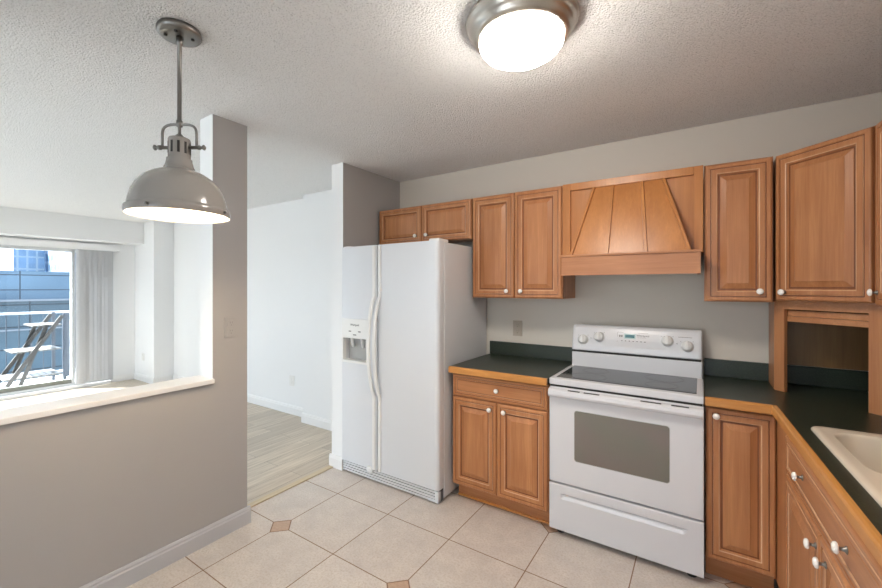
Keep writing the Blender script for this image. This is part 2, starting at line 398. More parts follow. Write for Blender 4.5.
for nm, x0, x1, z0, z1 in (('window_2', -2.25, .15, .4, 2.3), ('window_3', -6.7, -3.3, .15, 2.25)):
    xm = (x0+x1)/2
    window(nm, [(x0, x1, -2.92, -2.86, z1-.06, z1), (x0, x1, -2.92, -2.86, z0, z0+.06), (x0, x0+.06, -2.92, -2.86, z0+.06, z1-.06), (x1-.06, x1, -2.92, -2.86, z0+.06, z1-.06),
                (xm-.03, xm+.03, -2.92, -2.86, z0+.06, z1-.06)],
           [[(x0, -2.89, z0), (x1, -2.89, z0), (x1, -2.89, z1), (x0, -2.89, z1)]])

# ================================================================== CABINETS
DOOR = [(0, 0), (0, .012), (.003, .0165), (.008, .019), (.021, .019), (.0225, .0150), (.0265, .0150), (.028, .0185), (.0495, .0185), (.0535, .0165), (.0545, .0125),
        (.0585, .0070), (.066, .0070), (.069, .0085), (.091, .0170), (.0935, .0190)]
DOOR_HIGHLIGHT = {6, 8}
DRAW = [(0, 0), (0, .012), (.003, .0165), (.008, .019), (.017, .019), (.0185, .0152), (.0220, .0152), (.0235, .0185), (.034, .0185), (.0360, .0145), (.0395, .0145), (.0415, .0165)]
DRAW_HIGHLIGHT = {6, 8}
def panel(name, parent, o, ux, un, w, h, wood_m, prof=DOOR, bead_highlight=DOOR_HIGHLIGHT, scale=1.0):
    o, ux, un = Vector(o), Vector(ux), Vector(un); uz = Vector((0, 0, 1)); b = MB().use(wood_m); b.use(M['bead_highlight']); b.use(M['groove_shade']); b.cur = 0
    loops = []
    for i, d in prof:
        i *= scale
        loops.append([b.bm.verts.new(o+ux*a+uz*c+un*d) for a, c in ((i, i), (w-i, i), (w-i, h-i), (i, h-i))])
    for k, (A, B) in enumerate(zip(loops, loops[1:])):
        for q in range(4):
            f = b.bm.faces.new((A[q], A[(q+1) % 4], B[(q+1) % 4], B[q])); f.material_index = 1 if k in bead_highlight else (2 if k in ((5, 11) if prof is DOOR else (5, 9)) else 0)
    b.bm.faces.new(loops[-1]); b.bm.faces.new(loops[0][::-1])
    return b.build(name, parent)
def knob(parent, p, un):
    b = MB().use(M['chrome'])
    b.lathe([(0, 0), (.010, 0), (.010, .002), (.0055, .005), (.0045, .014), (.007, .0165)], p, un, 14)
    b.use(M['ceramic'])
    b.lathe([(.006, .0160), (.0135, .0175), (.0155, .021), (.0135, .0255), (.0075, .0285), (0, .0295)], p, un, 18)
    return b.build('knob', parent)
NY = Vector((0, -1, 0)); PX = Vector((1, 0, 0))

def upper(label, x0, x1, z0, z1, ndoors, knobs, group='honey maple cabinets along the kitchen walls'):
    yb, yf = 2.953, 2.652
    root = thing('wall_cabinet', label, 'cabinet', ((x0+x1)/2, yb, z0), group)
    boxes('body', M['wood_z'], [(x0, x0+.018, yf, yb, z0, z1), (x1-.018, x1, yf, yb, z0, z1), (x0+.018, x1-.018, yf, yb, z1-.018, z1),
          (x0+.018, x1-.018, yf, yb, z0+.018, z0+.034), (x0+.018, x1-.018, yb-.01, yb, z0+.034, z1-.018)], root)
    fw = .03
    boxes('face_frame', M['wood_z'], [(x0, x0+fw, yf-.001, yf+.018, z0, z1), (x1-fw, x1, yf-.001, yf+.018, z0, z1), (x0+fw, x1-fw, yf-.001, yf+.018, z0, z0+fw), (x0+fw, x1-fw, yf-.001, yf+.018, z1-fw, z1)], root)
    g = .005; wd = (x1-x0-g*(ndoors+1))/ndoors
    for k in range(ndoors):
        dx = x0+g+k*(wd+g)
        d = panel('door', root, (dx, yf-.0015, z0+.004), PX, NY, wd, z1-z0-.010, M['wood_z'], scale=(.8 if z1-z0 < .4 else 1))
        kx, kz = knobs[k]; knob(d, (kx, yf-.0205, kz), NY)
    return root
ZT, ZB = 2.115, 1.372
upper('short wide cabinet with two low doors above the white refrigerator', -2.338, -1.426, 1.812, ZT, 2, [(-1.934, 1.868), (-1.826, 1.868)])
upper('two-door wall cabinet between the refrigerator and the wooden hood', -1.418, -.752, ZB, ZT, 2, [(-1.137, 1.422), (-1.033, 1.422)])
upper('narrow single-door wall cabinet at the right of the wooden hood', .013, .303, ZB, ZT, 1, [(.248, 1.428)])

# hood
root = thing('range_hood', 'wooden range hood with flared battened canopy above the white stove', 'range hood', (-.367, 2.953, 1.53), None)
hx0, hx1 = -.748, .009
boxes('back_panel', M['hoodz'], [(hx0+.002, hx1-.002, 2.645, 2.66, 1.64, ZT)], root)
boxes('panel_frame', M['hoodz'], [(hx0, -.700, 2.628, 2.645, 1.64, ZT), (-.034, hx1, 2.628, 2.645, 1.64, ZT), (-.700, -.034, 2.628, 2.645, 2.070, ZT)], root, bev=.002)
boxes('side_panel', M['wood_z'], [(hx0, hx0+.016, 2.66, 2.953, 1.64, ZT)], root); boxes('side_panel', M['wood_z'], [(hx1-.016, hx1, 2.66, 2.953, 1.64, ZT)], root)
boxes('top_panel', M['wood_x'], [(hx0+.018, hx1-.018, 2.66, 2.953, ZT-.016, ZT)], root)
b = MB().use(M['hoodz'])
tl, tr, bl, brr = -.556, -.180, -.664, -.052
yt, yb_, zt, zb = 2.632, 2.515, 2.069, 1.646
A = [(tl, yt, zt), (tr, yt, zt), (brr, yb_, zb), (bl, yb_, zb)]; B = [(tl, 2.644, zt), (tr, 2.644, zt), (brr, 2.644, zb), (bl, 2.644, zb)]
b.face(A[::-1]); b.face(B)
for k in range(4): b.face([A[k], A[(k+1) % 4], B[(k+1) % 4], B[k]])
b.build('canopy', root)
for f0, f1 in ((0, 0), (.29, .335), (.71, .665), (1, 1)):
    b = MB().use(M['hoodz']); xt, xb = tl+(tr-tl)*f0, bl+(brr-bl)*f1
    hw = .0095
    P = [((xt-hw, yt-.0005, zt), (xt+hw, yt-.0005, zt), (xb+hw, yb_-.0005, zb), (xb-hw, yb_-.0005, zb))][0]
    n = Vector((0, -1, .277)).normalized()*.011
    Q = [tuple(Vector(p)+n) for p in P]; Q = [tuple(Vector(q)+Vector((s, 0, 0))) for q, s in zip(Q, (.002, -.002, -.002, .002))]
    b.face(P); b.face(Q)
    for k in range(4): b.face([P[k], P[(k+1) % 4], Q[(k+1) % 4], Q[k]])
    b.build('batten', root)
b = MB().use(M['wood_x'])
b.box(-.716, -.003, 2.485, 2.500, 1.521, 1.632); b.box(-.716, -.701, 2.500, 2.650, 1.521, 1.632); b.box(-.018, -.003, 2.500, 2.650, 1.521, 1.632)
b.build('apron', root)
b = MB().use(M['wood_x']); b.box(-.722, .003, 2.477, 2.645, 1.632, 1.646, bev=.003); b.build('apron_cap', root)
boxes('vent_insert', M['greyplastic'], [(-.70, -.019, 2.501, 2.952, 1.555, 1.568)], root)

# diagonal corner wall cabinet
D = Vector((1, -1, 0)).normalized(); DN = Vector((-1, -1, 0)).normalized()
c0 = Vector((.3175, 2.6595, 0)); L = .415
root = thing('corner_wall_cabinet', 'diagonal corner wall cabinet with one wide door above the appliance nook', 'cabinet', (.62, 2.65, ZB), 'honey maple cabinets along the kitchen walls')
c1 = c0 + D*L
b = MB().use(M['wood_z'])
foot = [(c0.x, c0.y), (c1.x, c1.y), (.988, c1.y), (.988, 2.953), (c0.x, 2.953)]
b.prism(foot, lambda u, v, t: (u, v, t), ZB+.008, ZT)
b.build('body', root)
d = panel('door', root, c0+D*.006+DN*.001+Vector((0, 0, ZB+.012)), D, DN, .385, ZT-ZB-.016, M['wood_z'])
knob(d, c0+D*.052+DN*.020+Vector((0, 0, 1.425)), DN)

# right-hand wall cabinet (only its far edge shows)
root = thing('wall_cabinet', 'wall cabinet cut off by the right photo edge beside the diagonal cabinet', 'cabinet', (.80, 2.0, ZB), 'honey maple cabinets along the kitchen walls')
ry1, ry0, rx = 2.352, 1.53, .606
boxes('body', M['wood_z'], [(rx, .988, ry0, ry1, ZB, ZT)], root)
wd = (ry1-ry0-.015)/2
for k in range(2):
    d = panel('door', root, (rx-.001, ry1-.005-k*(wd+.005), ZB+.004), Vector((0, -1, 0)), Vector((-1, 0, 0)), wd, ZT-ZB-.01, M['wood_z'])
    knob(d, (rx-.020, ry1-.028 if k == 0 else ry0+.03, 1.428), (-1, 0, 0))

# appliance garage standing on the counter in the corner
root = thing('appliance_garage', 'open corner appliance nook of pale wood with rolled-up tambour on the counter', 'cabinet', (.62, 2.65, .915))
g0 = Vector((.316, 2.718, 0)); GL = .50; z0, z1 = .916, ZB+.006
def gpt(u, n, z): q = g0+D*u+DN*n; return (q.x, q.y, z)
def gbox(b, u0, u1, n0, n1, za, zb_):
    V = [b.bm.verts.new(gpt(u, n, z)) for u, n, z in ((u0, n0, za), (u1, n0, za), (u1, n1, za), (u0, n1, za), (u0, n0, zb_), (u1, n0, zb_), (u1, n1, zb_), (u0, n1, zb_))]
    for q in ((0, 1, 2, 3), (4, 5, 6, 7), (0, 1, 5, 4), (1, 2, 6, 5), (2, 3, 7, 6), (3, 0, 4, 7)): b.bm.faces.new([V[k] for k in q]).material_index = b.cur
for u0, u1 in ((0, .048), (.388, GL)):
    b = MB().use(M['wood_z']); gbox(b, u0, u1, 0, -.019, z0, z1); b.build('stile', root)
b = MB().use(M['wood_x']); gbox(b, .048, .388, 0, -.019, 1.338, z1); b.build('rail', root)
b = MB().use(M['wood_x'])
gbox(b, .050, .386, -.021, -.034, 1.304, 1.332); gbox(b, .050, .386, -.016, -.030, 1.276, 1.302); b.build('tambour', root)
ge = g0+D*GL
boxes('side_panel', M['wood_z'], [(.316, .332, 2.726, 2.953-.021, z0, z1)], root)
boxes('side_panel', M['wood_z'], [(ge.x+.008, .988-.021, ge.y, ge.y+.016, z0, z1)], root)
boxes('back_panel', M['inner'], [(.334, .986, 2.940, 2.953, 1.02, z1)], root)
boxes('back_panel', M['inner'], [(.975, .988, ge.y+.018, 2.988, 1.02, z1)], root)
b = MB().use(M['wood_z']); b.face([gpt(0, -.02, 1.366), gpt(GL, -.02, 1.366), (.986, ge.y+.01, 1.366), (.986, 2.95, 1.366), (.318, 2.95, 1.366)]); b.build('top_panel', root)

# ------------------------------------------------------------------ base cabinets
TOE = mat('toe_kick_wood', srgb(176, 112, 58), .4)
yF = 2.356   # carcass front
root = thing('base_cabinet', 'two-door base cabinet with one wide drawer between refrigerator and stove', 'cabinet', (-1.08, 2.95, 0), 'honey maple cabinets along the kitchen walls')
x0, x1 = -1.412, -.752
boxes('body', M['wood_z'], [(x0, x1, yF, 2.95, .108, .871)], root)
boxes('toe_kick', M['wood_x'], [(x0, x1, yF+.075, yF+.095, 0, .108)], root)
boxes('shoe_molding', M['edge_x'], [(x0, x1, yF+.060, yF+.075, 0, .014)], root, bev=.005)
dr = panel('drawer', root, (x0+.004, yF-.001, .716), PX, NY, x1-x0-.008, .148, M['wood_x'], DRAW, DRAW_HIGHLIGHT)
knob(dr, (-1.078, yF-.018, .791), NY)
for k, kx in enumerate((-1.126, -1.028)):
    wd = (x1-x0-.012)/2
    d = panel('door', root, (x0+.004+k*(wd+.004), yF-.001, .120), PX, NY, wd, .590, M['wood_z']); knob(d, (kx, yF-.020, .664), NY)

root = thing('base_cabinet', 'narrow full-height-door base cabinet at the right side of the stove', 'cabinet', (.15, 2.95, 0), 'honey maple cabinets along the kitchen walls')
x0, x1 = .018, .284; yF2 = 2.400
boxes('body', M['wood_z'], [(x0, x1, yF2, 2.95, .108, .871)], root)
boxes('toe_kick', M['wood_x'], [(x0, x1, yF2+.06, yF2+.08, 0, .108)], root)
d = panel('door', root, (x0+.003, yF2-.001, .122), PX, NY, .262, .738, M['wood_z']); knob(d, (.060, yF2-.020, .826), NY)

TH = math.radians(2.0)
RU = Vector((math.sin(TH), -math.cos(TH), 0))      # along the run, towards the camera
RN = Vector((-math.cos(TH), -math.sin(TH), 0))     # out of the cabinet face
R0 = Vector((.278, 2.386, 0))
def rbox(b, u0, u1, n0, n1, za, zb_):
    V = [b.bm.verts.new(R0+RU*u+RN*n+Vector((0, 0, z))) for u, n, z in ((u0, n0, za), (u1, n0, za), (u1, n1, za), (u0, n1, za), (u0, n0, zb_), (u1, n0, zb_), (u1, n1, zb_), (u0, n1, zb_))]
    for q in ((0, 1, 2, 3), (4, 5, 6, 7), (0, 1, 5, 4), (1, 2, 6, 5), (2, 3, 7, 6), (3, 0, 4, 7)): b.bm.faces.new([V[k] for k in q]).material_index = b.cur
root = thing('sink_base_cabinet', 'base cabinet under the sink with two doors below a two-knob false front', 'cabinet', R0+RU*.6-RN*.3, 'honey maple cabinets along the kitchen walls')
u0, u1 = -.010, 1.225
b = MB().use(M['wood_z']); rbox(b, u0, u1, -.008, -.026, .108, .871); rbox(b, u0+.03, u0+.048, -.026, -.55, .108, .871); rbox(b, u1-.018, u1, -.026, -.55, .108, .871); rbox(b, u0+.048, u1-.018, -.026, -.55, .108, .126); b.build('body', root)
b = MB().use(M['wood_y']); rbox(b, u0+.06, u1, -.085, -.10, 0, .108); b.build('toe_kick', root)
F0, FW = .285, .925
dr = panel('false_front', root, R0+RU*F0-RN*.0075+Vector((0, 0, .712)), RU, RN, FW, .150, M['wood_y'], DRAW, DRAW_HIGHLIGHT)
knob(dr, R0+RU*.545+RN*.0090+Vector((0, 0, .797)), RN); knob(dr, R0+RU*.977+RN*.0090+Vector((0, 0, .790)), RN)
for k in range(2):
    wd = (FW-.004)/2
    d = panel('door', root, R0+RU*(F0+k*(wd+.004))-RN*.0075+Vector((0, 0, .120)), RU, RN, wd, .588, M['wood_z'])
    knob(d, R0+RU*(.713 if k == 0 else .815)+RN*.0110+Vector((0, 0, .656)), RN)
root = thing('base_cabinet', 'base cabinet nearest the camera beside the sink cabinet under the counter edge', 'cabinet', R0+RU*1.4-RN*.3, 'honey maple cabinets along the kitchen walls')
b = MB().use(M['wood_z']); rbox(b, 1.227, 1.75, -.008, -.55, .108, .871); b.build('body', root)
b = MB().use(M['wood_y']); rbox(b, 1.227, 1.75, -.085, -.10, 0, .108); b.build('toe_kick', root)
dr = panel('drawer', root, R0+RU*1.235-RN*.0075+Vector((0, 0, .712)), RU, RN, .50, .150, M['wood_y'], DRAW, DRAW_HIGHLIGHT); knob(dr, R0+RU*1.485+RN*.0090+Vector((0, 0, .790)), RN)
d = panel('door', root, R0+RU*1.235-RN*.0075+Vector((0, 0, .120)), RU, RN, .50, .588, M['wood_z']); knob(d, R0+RU*1.29+RN*.0110+Vector((0, 0, .656)), RN)

# ------------------------------------------------------------------ countertops
def edge_strip(b, P, Q, n):
    """rounded wood nosing from P to Q (xy), outward normal n"""
    P, Q, n = Vector(P), Vector(Q), Vector(n); prof = [(0, .873), (.016, .873), (.019, .877), (.019, .906), (.015, .913), (.008, .9155), (0, .9155)]
    b.prism(prof, lambda u, v, t: (P.lerp(Q, t)+n*u).to_tuple()[:2]+(v,), 0, 1)
root = thing('countertop', 'short dark green countertop between refrigerator and stove', 'countertop', (-1.08, 2.95, .873), 'dark green laminate countertops with wood edges')
boxes('slab', M['lam'], [(-1.418, -.749, 2.318, 2.953, .8735, .915)], root)
b = MB().use(M['edge_x']); edge_strip(b, (-1.418, 2.318, 0), (-.749, 2.318, 0), (0, -1, 0)); b.build('wood_edge', root)
boxes('backsplash', M['lam'], [(-1.418, -.749, 2.933, 2.953, .915, 1.017)], root, bev=.003)

root = thing('countertop', 'L-shaped dark green countertop holding the sink and corner nook', 'countertop', (.5, 2.5, .873), 'dark green laminate countertops with wood edges')
K = Vector((.283, 2.368, 0)); E1 = K+RU*1.72
sk_u0, sk_u1, sk_n0, sk_n1 = .306, 1.126, -.046, -.545     # sink cut-out in run coordinates
def rp(u, n): q = K+RU*u+RN*n; return (q.x, q.y)
hole = [rp(sk_u0+.02, sk_n0-.02), rp(sk_u1-.02, sk_n0-.02), rp(sk_u1-.02, sk_n1+.02), rp(sk_u0+.02, sk_n1+.02)]
outer = [(.015, 2.368), (K.x, K.y), (E1.x, E1.y), (.989, E1.y), (.989, 2.953), (.015, 2.953)]
b = MB().use(M['lam'])
def both(poly):
    b.face([(x, y, .915) for x, y in poly]); b.face([(x, y, .8735) for x, y in poly[::-1]])
kf, ke = rp(sk_u0+.02, 0), rp(sk_u1-.02, 0)
both([outer[0], outer[1], kf, hole[0], hole[3], (.989, hole[3][1]), outer[4], outer[5]])
both([kf, ke, hole[1], hole[0]]); both([hole[3], hole[2], (.989, hole[2][1]), (.989, hole[3][1])])
both([ke, outer[2], outer[3], (.989, hole[2][1]), hole[2], hole[1]])
ring = [outer[k] for k in range(6)]
for P, Q in zip(ring, ring[1:]+ring[:1]): b.face([(*P, .8735), (*Q, .8735), (*Q, .915), (*P, .915)])
for P, Q in zip(hole, hole[1:]+hole[:1]): b.face([(*P, .8735), (*Q, .8735), (*Q, .915), (*P, .915)])
bmesh.ops.remove_doubles(b.bm, verts=b.bm.verts, dist=.0002)
b.build('slab', root)
b = MB().use(M['edge_x']); b.use(M['edge_y']); b.cur = 0
edge_strip(b, (.015, 2.368, 0), (K.x-.012, K.y, 0), (0, -1, 0)); b.cur = 1
edge_strip(b, (K.x, K.y, 0), (E1.x, E1.y, 0), RN); b.cur = 0
b.prism([(K.x-.012, K.y), (K.x, K.y), (K.x+RN.x*.019, K.y-.006), (K.x-.014, K.y-.019)], lambda u, v, t: (u, v, t), .873, .9155)
b.build('wood_edge', root)
b = MB().use(M['lam']); b.box(.015, .989, 2.934, 2.953, .915, 1.017, bev=.003); b.box(.970, .989, E1.y, 2.933, .915, 1.017, bev=.003); b.build('backsplash', root)

# ------------------------------------------------------------------ sink
root = thing('kitchen_sink', 'bisque double-bowl drop-in sink set in the green counter at right', 'sink', (*rp(.7, -.3), .9))
b = MB().use(M['sink'])
def rrect(u0, u1, n0, n1, r, z, seg=6):
    pts = []
    for cu, cn, a0 in ((u1-r, n1+r, 0), (u0+r, n1+r, 90), (u0+r, n0-r, 180), (u1-r, n0-r, 270)):
        for k in range(seg+1):
            a = math.radians(a0+90*k/seg); x, y = rp(cu+r*math.cos(a), cn-r*math.sin(a)); pts.append(b.bm.verts.new((x, y, z)))
    return pts
def bridge(A, B, smooth=True):
    n = len(A)
    for k in range(n):
        f = b.bm.faces.new((A[k], A[(k+1) % n], B[(k+1) % n], B[k])); f.smooth = smooth; f.material_index = b.cur
# rim with two bowls: outer ring -> rim top plate made of strips
loops = [rrect(sk_u0, sk_u1, sk_n0, sk_n1, .035, .9155), rrect(sk_u0, sk_u1, sk_n0, sk_n1, .035, .921), rrect(sk_u0+.006, sk_u1-.006, sk_n0-.006, sk_n1+.006, .032, .927), rrect(sk_u0+.022, sk_u1-.022, sk_n0-.022, sk_n1+.022, .028, .926)]
for A, B in zip(loops, loops[1:]): bridge(A, B)
um = (sk_u0+sk_u1)/2+.06
def bowl(a0, a1, m0, m1):
    r = .07
    ls = [rrect(a0, a1, m0, m1, r, .925), rrect(a0+.006, a1-.006, m0-.006, m1+.006, r, .915), rrect(a0+.016, a1-.016, m0-.016, m1+.016, r, .80), rrect(a0+.045, a1-.045, m0-.045, m1+.045, r*.8, .755)]
    for A, B in zip(ls, ls[1:]): bridge(A, B)
    f = b.bm.faces.new(ls[-1]); f.material_index = 0
    return ls[0]
bw1 = bowl(sk_u0+.045, um-.02, sk_n0-.045, sk_n1+.06); bw2 = bowl(um+.02, sk_u1-.045, sk_n0-.045, sk_n1+.06)
es = [e for L_ in (loops[-1], bw1, bw2) for e in {ed for v in L_ for ed in v.link_edges if ed.other_vert(v) in set(L_)}]
bmesh.ops.triangle_fill(b.bm, use_beauty=True, edges=list(dict.fromkeys(es)))
b.build('basin', root)
for uc in ((sk_u0+.045+um-.02)/2, (um+.02+sk_u1-.045)/2):
    b = MB().use(M['chrome']); x, y = rp(uc, (sk_n0+sk_n1)/2); b.lathe([(0, .7565), (.03, .7565), (.042, .759), (.044, .7555)], (x, y, 0), (0, 0, 1), 20); b.build('drain', root)

# ================================================================== STOVE
root = thing('electric_range', 'white freestanding electric stove with black glass top between the base cabinets', 'stove', (-.367, 2.9, 0))
sx0, sx1 = -.7445, .0105; sy = 2.342
boxes('body', M['appl'], [(sx0+.004, sx1-.004, sy+.028, 2.93, .04, .893)], root, bev=.003)
for x in (sx0+.05, sx1-.05):
    for y in (sy+.06, 2.87):
        b = MB().use(M['black']); b.lathe([(0, 0), (.022, 0), (.022, .012), (.012, .016), (.012, .042), (0, .042)], (x, y, 0), (0, 0, 1), 16); b.build('foot', root)
# storage drawer with scooped lip
b = MB().use(M['appl'])
dz0, dz1 = .034, .302
def fy(u, v, t): return (t, u, v)
prof = [(sy+.028, dz0), (sy+.004, dz0), (sy, dz0+.005), (sy, .220), (sy+.006, .236), (sy+.012, .243), (sy+.002, .250), (sy, .254), (sy, dz1-.005), (sy+.004, dz1), (sy+.028, dz1)]
flat = [(sy+.028, dz0), (sy+.004, dz0), (sy, dz0+.005), (sy, .220), (sy, .236), (sy, .243), (sy, .250), (sy, .254), (sy, dz1-.005), (sy+.004, dz1), (sy+.028, dz1)]
def loft(b, secs):
    R = [[b.bm.verts.new((x, y, z)) for y, z in pr_] for x, pr_ in secs]; n = len(R[0])
    for A, B in zip(R, R[1:]):
        for k in range(n): f = b.bm.faces.new((A[k], A[(k+1) % n], B[(k+1) % n], B[k])); f.material_index = b.cur
    b.bm.faces.new(R[0][::-1]); b.bm.faces.new(R[-1])
loft(b, [(sx0, flat), (sx0+.065, flat), (sx0+.085, prof), (sx1-.085, prof), (sx1-.065, flat), (sx1, flat)])
b.build('storage_drawer', root)
# oven door: frame around the window
oz0, oz1 = .314, .868
wx0, wx1, wz0, wz1 = -.600, -.134, .458, .744
door = boxes('oven_door', M['appl'], [(sx0, sx1, sy, sy+.026, oz0, oz1)], root, bev=.004)
b = MB().use(M['ovenglass'])
def rr2(x0, x1, z0, z1, r, y, seg=5):
    pts = []
    for cx_, cz_, a0 in ((x1-r, z1-r, 0), (x0+r, z1-r, 90), (x0+r, z0+r, 180), (x1-r, z0+r, 270)):
        for k in range(seg+1):
            a = math.radians(a0+90*k/seg); pts.append((cx_+r*math.cos(a), y, cz_+r*math.sin(a)))
    return pts
def plate(b, x0, x1, z0, z1, r, yf, yb):
    A = [b.bm.verts.new(p) for p in rr2(x0, x1, z0, z1, r, yf)]; B = [b.bm.verts.new(p) for p in rr2(x0, x1, z0, z1, r, yb)]
    n = len(A)
    for k in range(n): b.bm.faces.new((A[k], A[(k+1) % n], B[(k+1) % n], B[k])).material_index = b.cur
    b.bm.faces.new(A).material_index = b.cur; b.bm.faces.new(B[::-1]).material_index = b.cur
plate(b, wx0, wx1, wz0, wz1, .014, sy-.0012, sy+.002)
b.build('oven_window', door)
b = MB().use(M['greyplastic']); plate(b, wx0-.003, wx1+.003, wz0-.003, wz1+.003, .016, sy-.0006, sy+.001); b.build('window_seal', door)
b = MB().use(M['appl'])
hp = [(sy, .812), (sy-.020, .812), (sy-.032, .820), (sy-.036, .832), (sy-.034, .850), (sy-.024, .859), (sy, .862)]
b.prism(hp, fy, sx0+.002, sx1-.002); b.build('handle', door)
for xa, xb in ((-.632, -.567), (-.545, -.462), (-.262, -.168), (-.125, -.050)):
    b = MB().use(M['slot']); b.box(xa, xb, sy-.0275, sy-.010, .8585, .8605); b.build('vent_slot', door)
# cooktop
ct = boxes('cooktop_frame', M['appl'], [(sx0-.001, sx1+.001, sy-.004, 2.80, .880, .9175)], root, bev=.006)
b = MB().use(M['blackglass']); b.box(sx0+.030, sx1-.030, sy+.040, 2.790, .912, .9192); b.build('glass_top', ct)
for cx_, cy_, r in ((-.555, 2.485, .098), (-.18, 2.485, .078), (-.555, 2.68, .075), (-.18, 2.68, .098)):
    b = MB().use(M['ring']); b.lathe([(r, .9194), (r-.0022, .9196)], (cx_, cy_, 0), (0, 0, 1), 48); b.build('burner_ring', ct)
boxes('gap_shadow_strip', M['slot'], [(sx0+.006, sx1-.006, sy+.008, sy+.028, .868, .880)], root)
# backguard
b = MB().use(M['appl']); b.box(sx0+.010, sx1-.006, 2.800, 2.93, .9, 1.012, bev=.004); b.build('backguard', root)
boxes('backguard_gap', M['slot'], [(sx0+.016, sx1-.012, 2.806, 2.92, 1.011, 1.0265)], root)
cp = [(2.93, 1.0265), (2.796, 1.0265), (2.793, 1.032), (2.797, 1.065), (2.808, 1.110), (2.824, 1.155), (2.834, 1.176), (2.848, 1.189), (2.868, 1.194), (2.93, 1.190)]
b = MB().use(M['appl'])
def inset(pr_, k): return [(max(y, y+(2.90-y)*k) if y < 2.9 else y, min(z, 1.02+(z-1.02)*(1-k*.35))) for y, z in pr_]
loft(b, [(sx0+.010, inset(cp, .10)), (sx0+.016, inset(cp, .03)), (sx0+.028, cp), (sx1-.024, cp), (sx1-.012, inset(cp, .03)), (sx1-.006, inset(cp, .10))])
pan = b.build('control_panel', root)
slope = Vector((0, 2.824-2.797, 1.155-1.065)).normalized(); pn = Vector((0, -slope.z, slope.y))
def pp(x, z, d=0.0):
    pts = cp[3:6]
    for (ya, za), (yb2, zb2) in zip(pts, pts[1:]):
        if za <= z <= zb2 or (z > zb2 and zb2 == pts[-1][1]): y = ya+(yb2-ya)*(z-za)/(zb2-za)
    return Vector((x, y, z))+pn*d
for x, z in ((-.662, 1.098), (-.562, 1.122), (-.172, 1.122), (-.070, 1.098)):
    b = MB().use(M['plastic']); b.lathe([(.033, -.001), (.033, .004), (.028, .008), (.026, .022), (.0235, .025), (0, .025)], pp(x, z), pn, 28)
    o_ = pp(x, z, .025)
    pts = [o_+PX*a+slope*c for a, c in ((-.006, -.024), (.006, -.024), (.006, .024), (-.006, .024))]
    tp = [q+pn*.010 for q in pts]; b.face(tp)
    for k in range(4): b.face([pts[k], pts[(k+1) % 4], tp[(k+1) % 4], tp[k]])
    b.build('burner_knob', pan)
    for a in (-50, 45):
        b = MB().use(M['ink'])
        q = pp(x, z, .0006)+(PX*math.sin(math.radians(a))+slope*math.cos(math.radians(a)))*.042
        b.lathe([(0, .0006), (.0022, .0006), (.0022, -.0006)], q, pn, 8)
        b.build('dial_mark', pan)
def slab(b, x0, x1, z0, z1, d0, d1):
    F = [pp(x0, z0, d1), pp(x1, z0, d1), pp(x1, z1, d1), pp(x0, z1, d1)]; G = [pp(x0, z0, d0), pp(x1, z0, d0), pp(x1, z1, d0), pp(x0, z1, d0)]
    b.face(F)
    for k in range(4): b.face([F[k], F[(k+1) % 4], G[(k+1) % 4], G[k]])
b = MB().use(M['screen_rim']); slab(b, -.412, -.345, 1.120, 1.152, 0, .0008); scr = b.build('display_surround', pan)
b = MB().use(M['screen']); slab(b, -.406, -.351, 1.126, 1.145, 0, .0016); b.build('clock_display', pan)
prints = [(-.452, -.4505, 1.098, 1.158), (-.450, -.416, 1.1575, 1.159), (-.335, -.285, 1.130, 1.1312), (-.335, -.275, 1.1575, 1.159), (-.115, -.045, 1.1475, 1.150)]
prints += [(-.428+k*.022, -.420+k*.022, 1.104, 1.109) for k in range(7)]+[(-.441+k*.012, -.433+k*.012, 1.128, 1.142) for k in range(2)]
for q in prints: b = MB().use(M['ink']); slab(b, *q, 0, .0006); b.build('button_print', pan)
for x in (-.612, -.121): b = MB().use(M['ink']); b.lathe([(0, .0006), (.003, .0006), (.003, -.0006)], pp(x, 1.110), pn, 10); b.build('dial_mark', pan)
text('logo', 'Whirlpool', .017, pp(-.305, 1.142, .0008), PX, slope, M['slot'], pan)

# ================================================================== REFRIGERATOR
root = thing('refrigerator', 'white side-by-side refrigerator with ice dispenser standing by the partition', 'refrigerator', (-1.9, 2.6, 0))
fx0, fx1, fs = -2.356, -1.446, -1.985; fy0 = 2.216
boxes('body', M['fridge'], [(fx0+.004, fx1, fy0+.078, 2.935, .02, 1.755)], root, bev=.004)
# doors with rounded outer vertical edges
def fdoor(name, x0, x1, left_round, right_round, recess=None):
    b = MB().use(M['fridge']); z0, z1 = .094, 1.762; yb = fy0+.070
    def edge(x, r, sgn):  # rounded corner points in plan
        return [(x+sgn*(r-r*math.cos(a)), fy0+r-r*math.sin(a)) for a in (0, .35, .7, 1.05, math.pi/2)]
    L_ = edge(x0, left_round, 1); R_ = edge(x1, right_round, -1)[::-1]
    if not recess:
        b.prism([(x0, yb)]+L_+R_+[(x1, yb)], lambda u, v, t: (u, v, t), z0, z1)
    else:
        rx0, rx1, rz0, rz1 = recess; plan = [(x0, yb)]+L_+R_+[(x1, yb)]
        b.prism(plan, lambda u, v, t: (u, v, t), z0, rz0); b.prism(plan, lambda u, v, t: (u, v, t), rz1, z1)
        b.prism([(x0, yb)]+L_+[(rx0, fy0), (rx0, yb)], lambda u, v, t: (u, v, t), rz0, rz1)
        b.prism([(rx1, yb), (rx1, fy0)]+R_+[(x1, yb)], lambda u, v, t: (u, v, t), rz0, rz1)
    return b.build(name, root)
rec = (-2.338, -2.084, .880, 1.060)
frz = fdoor('freezer_door', fx0, fs-.006, .012, .010, rec)
frd = fdoor('refrigerator_door', fs+.006, fx1, .010, .028)
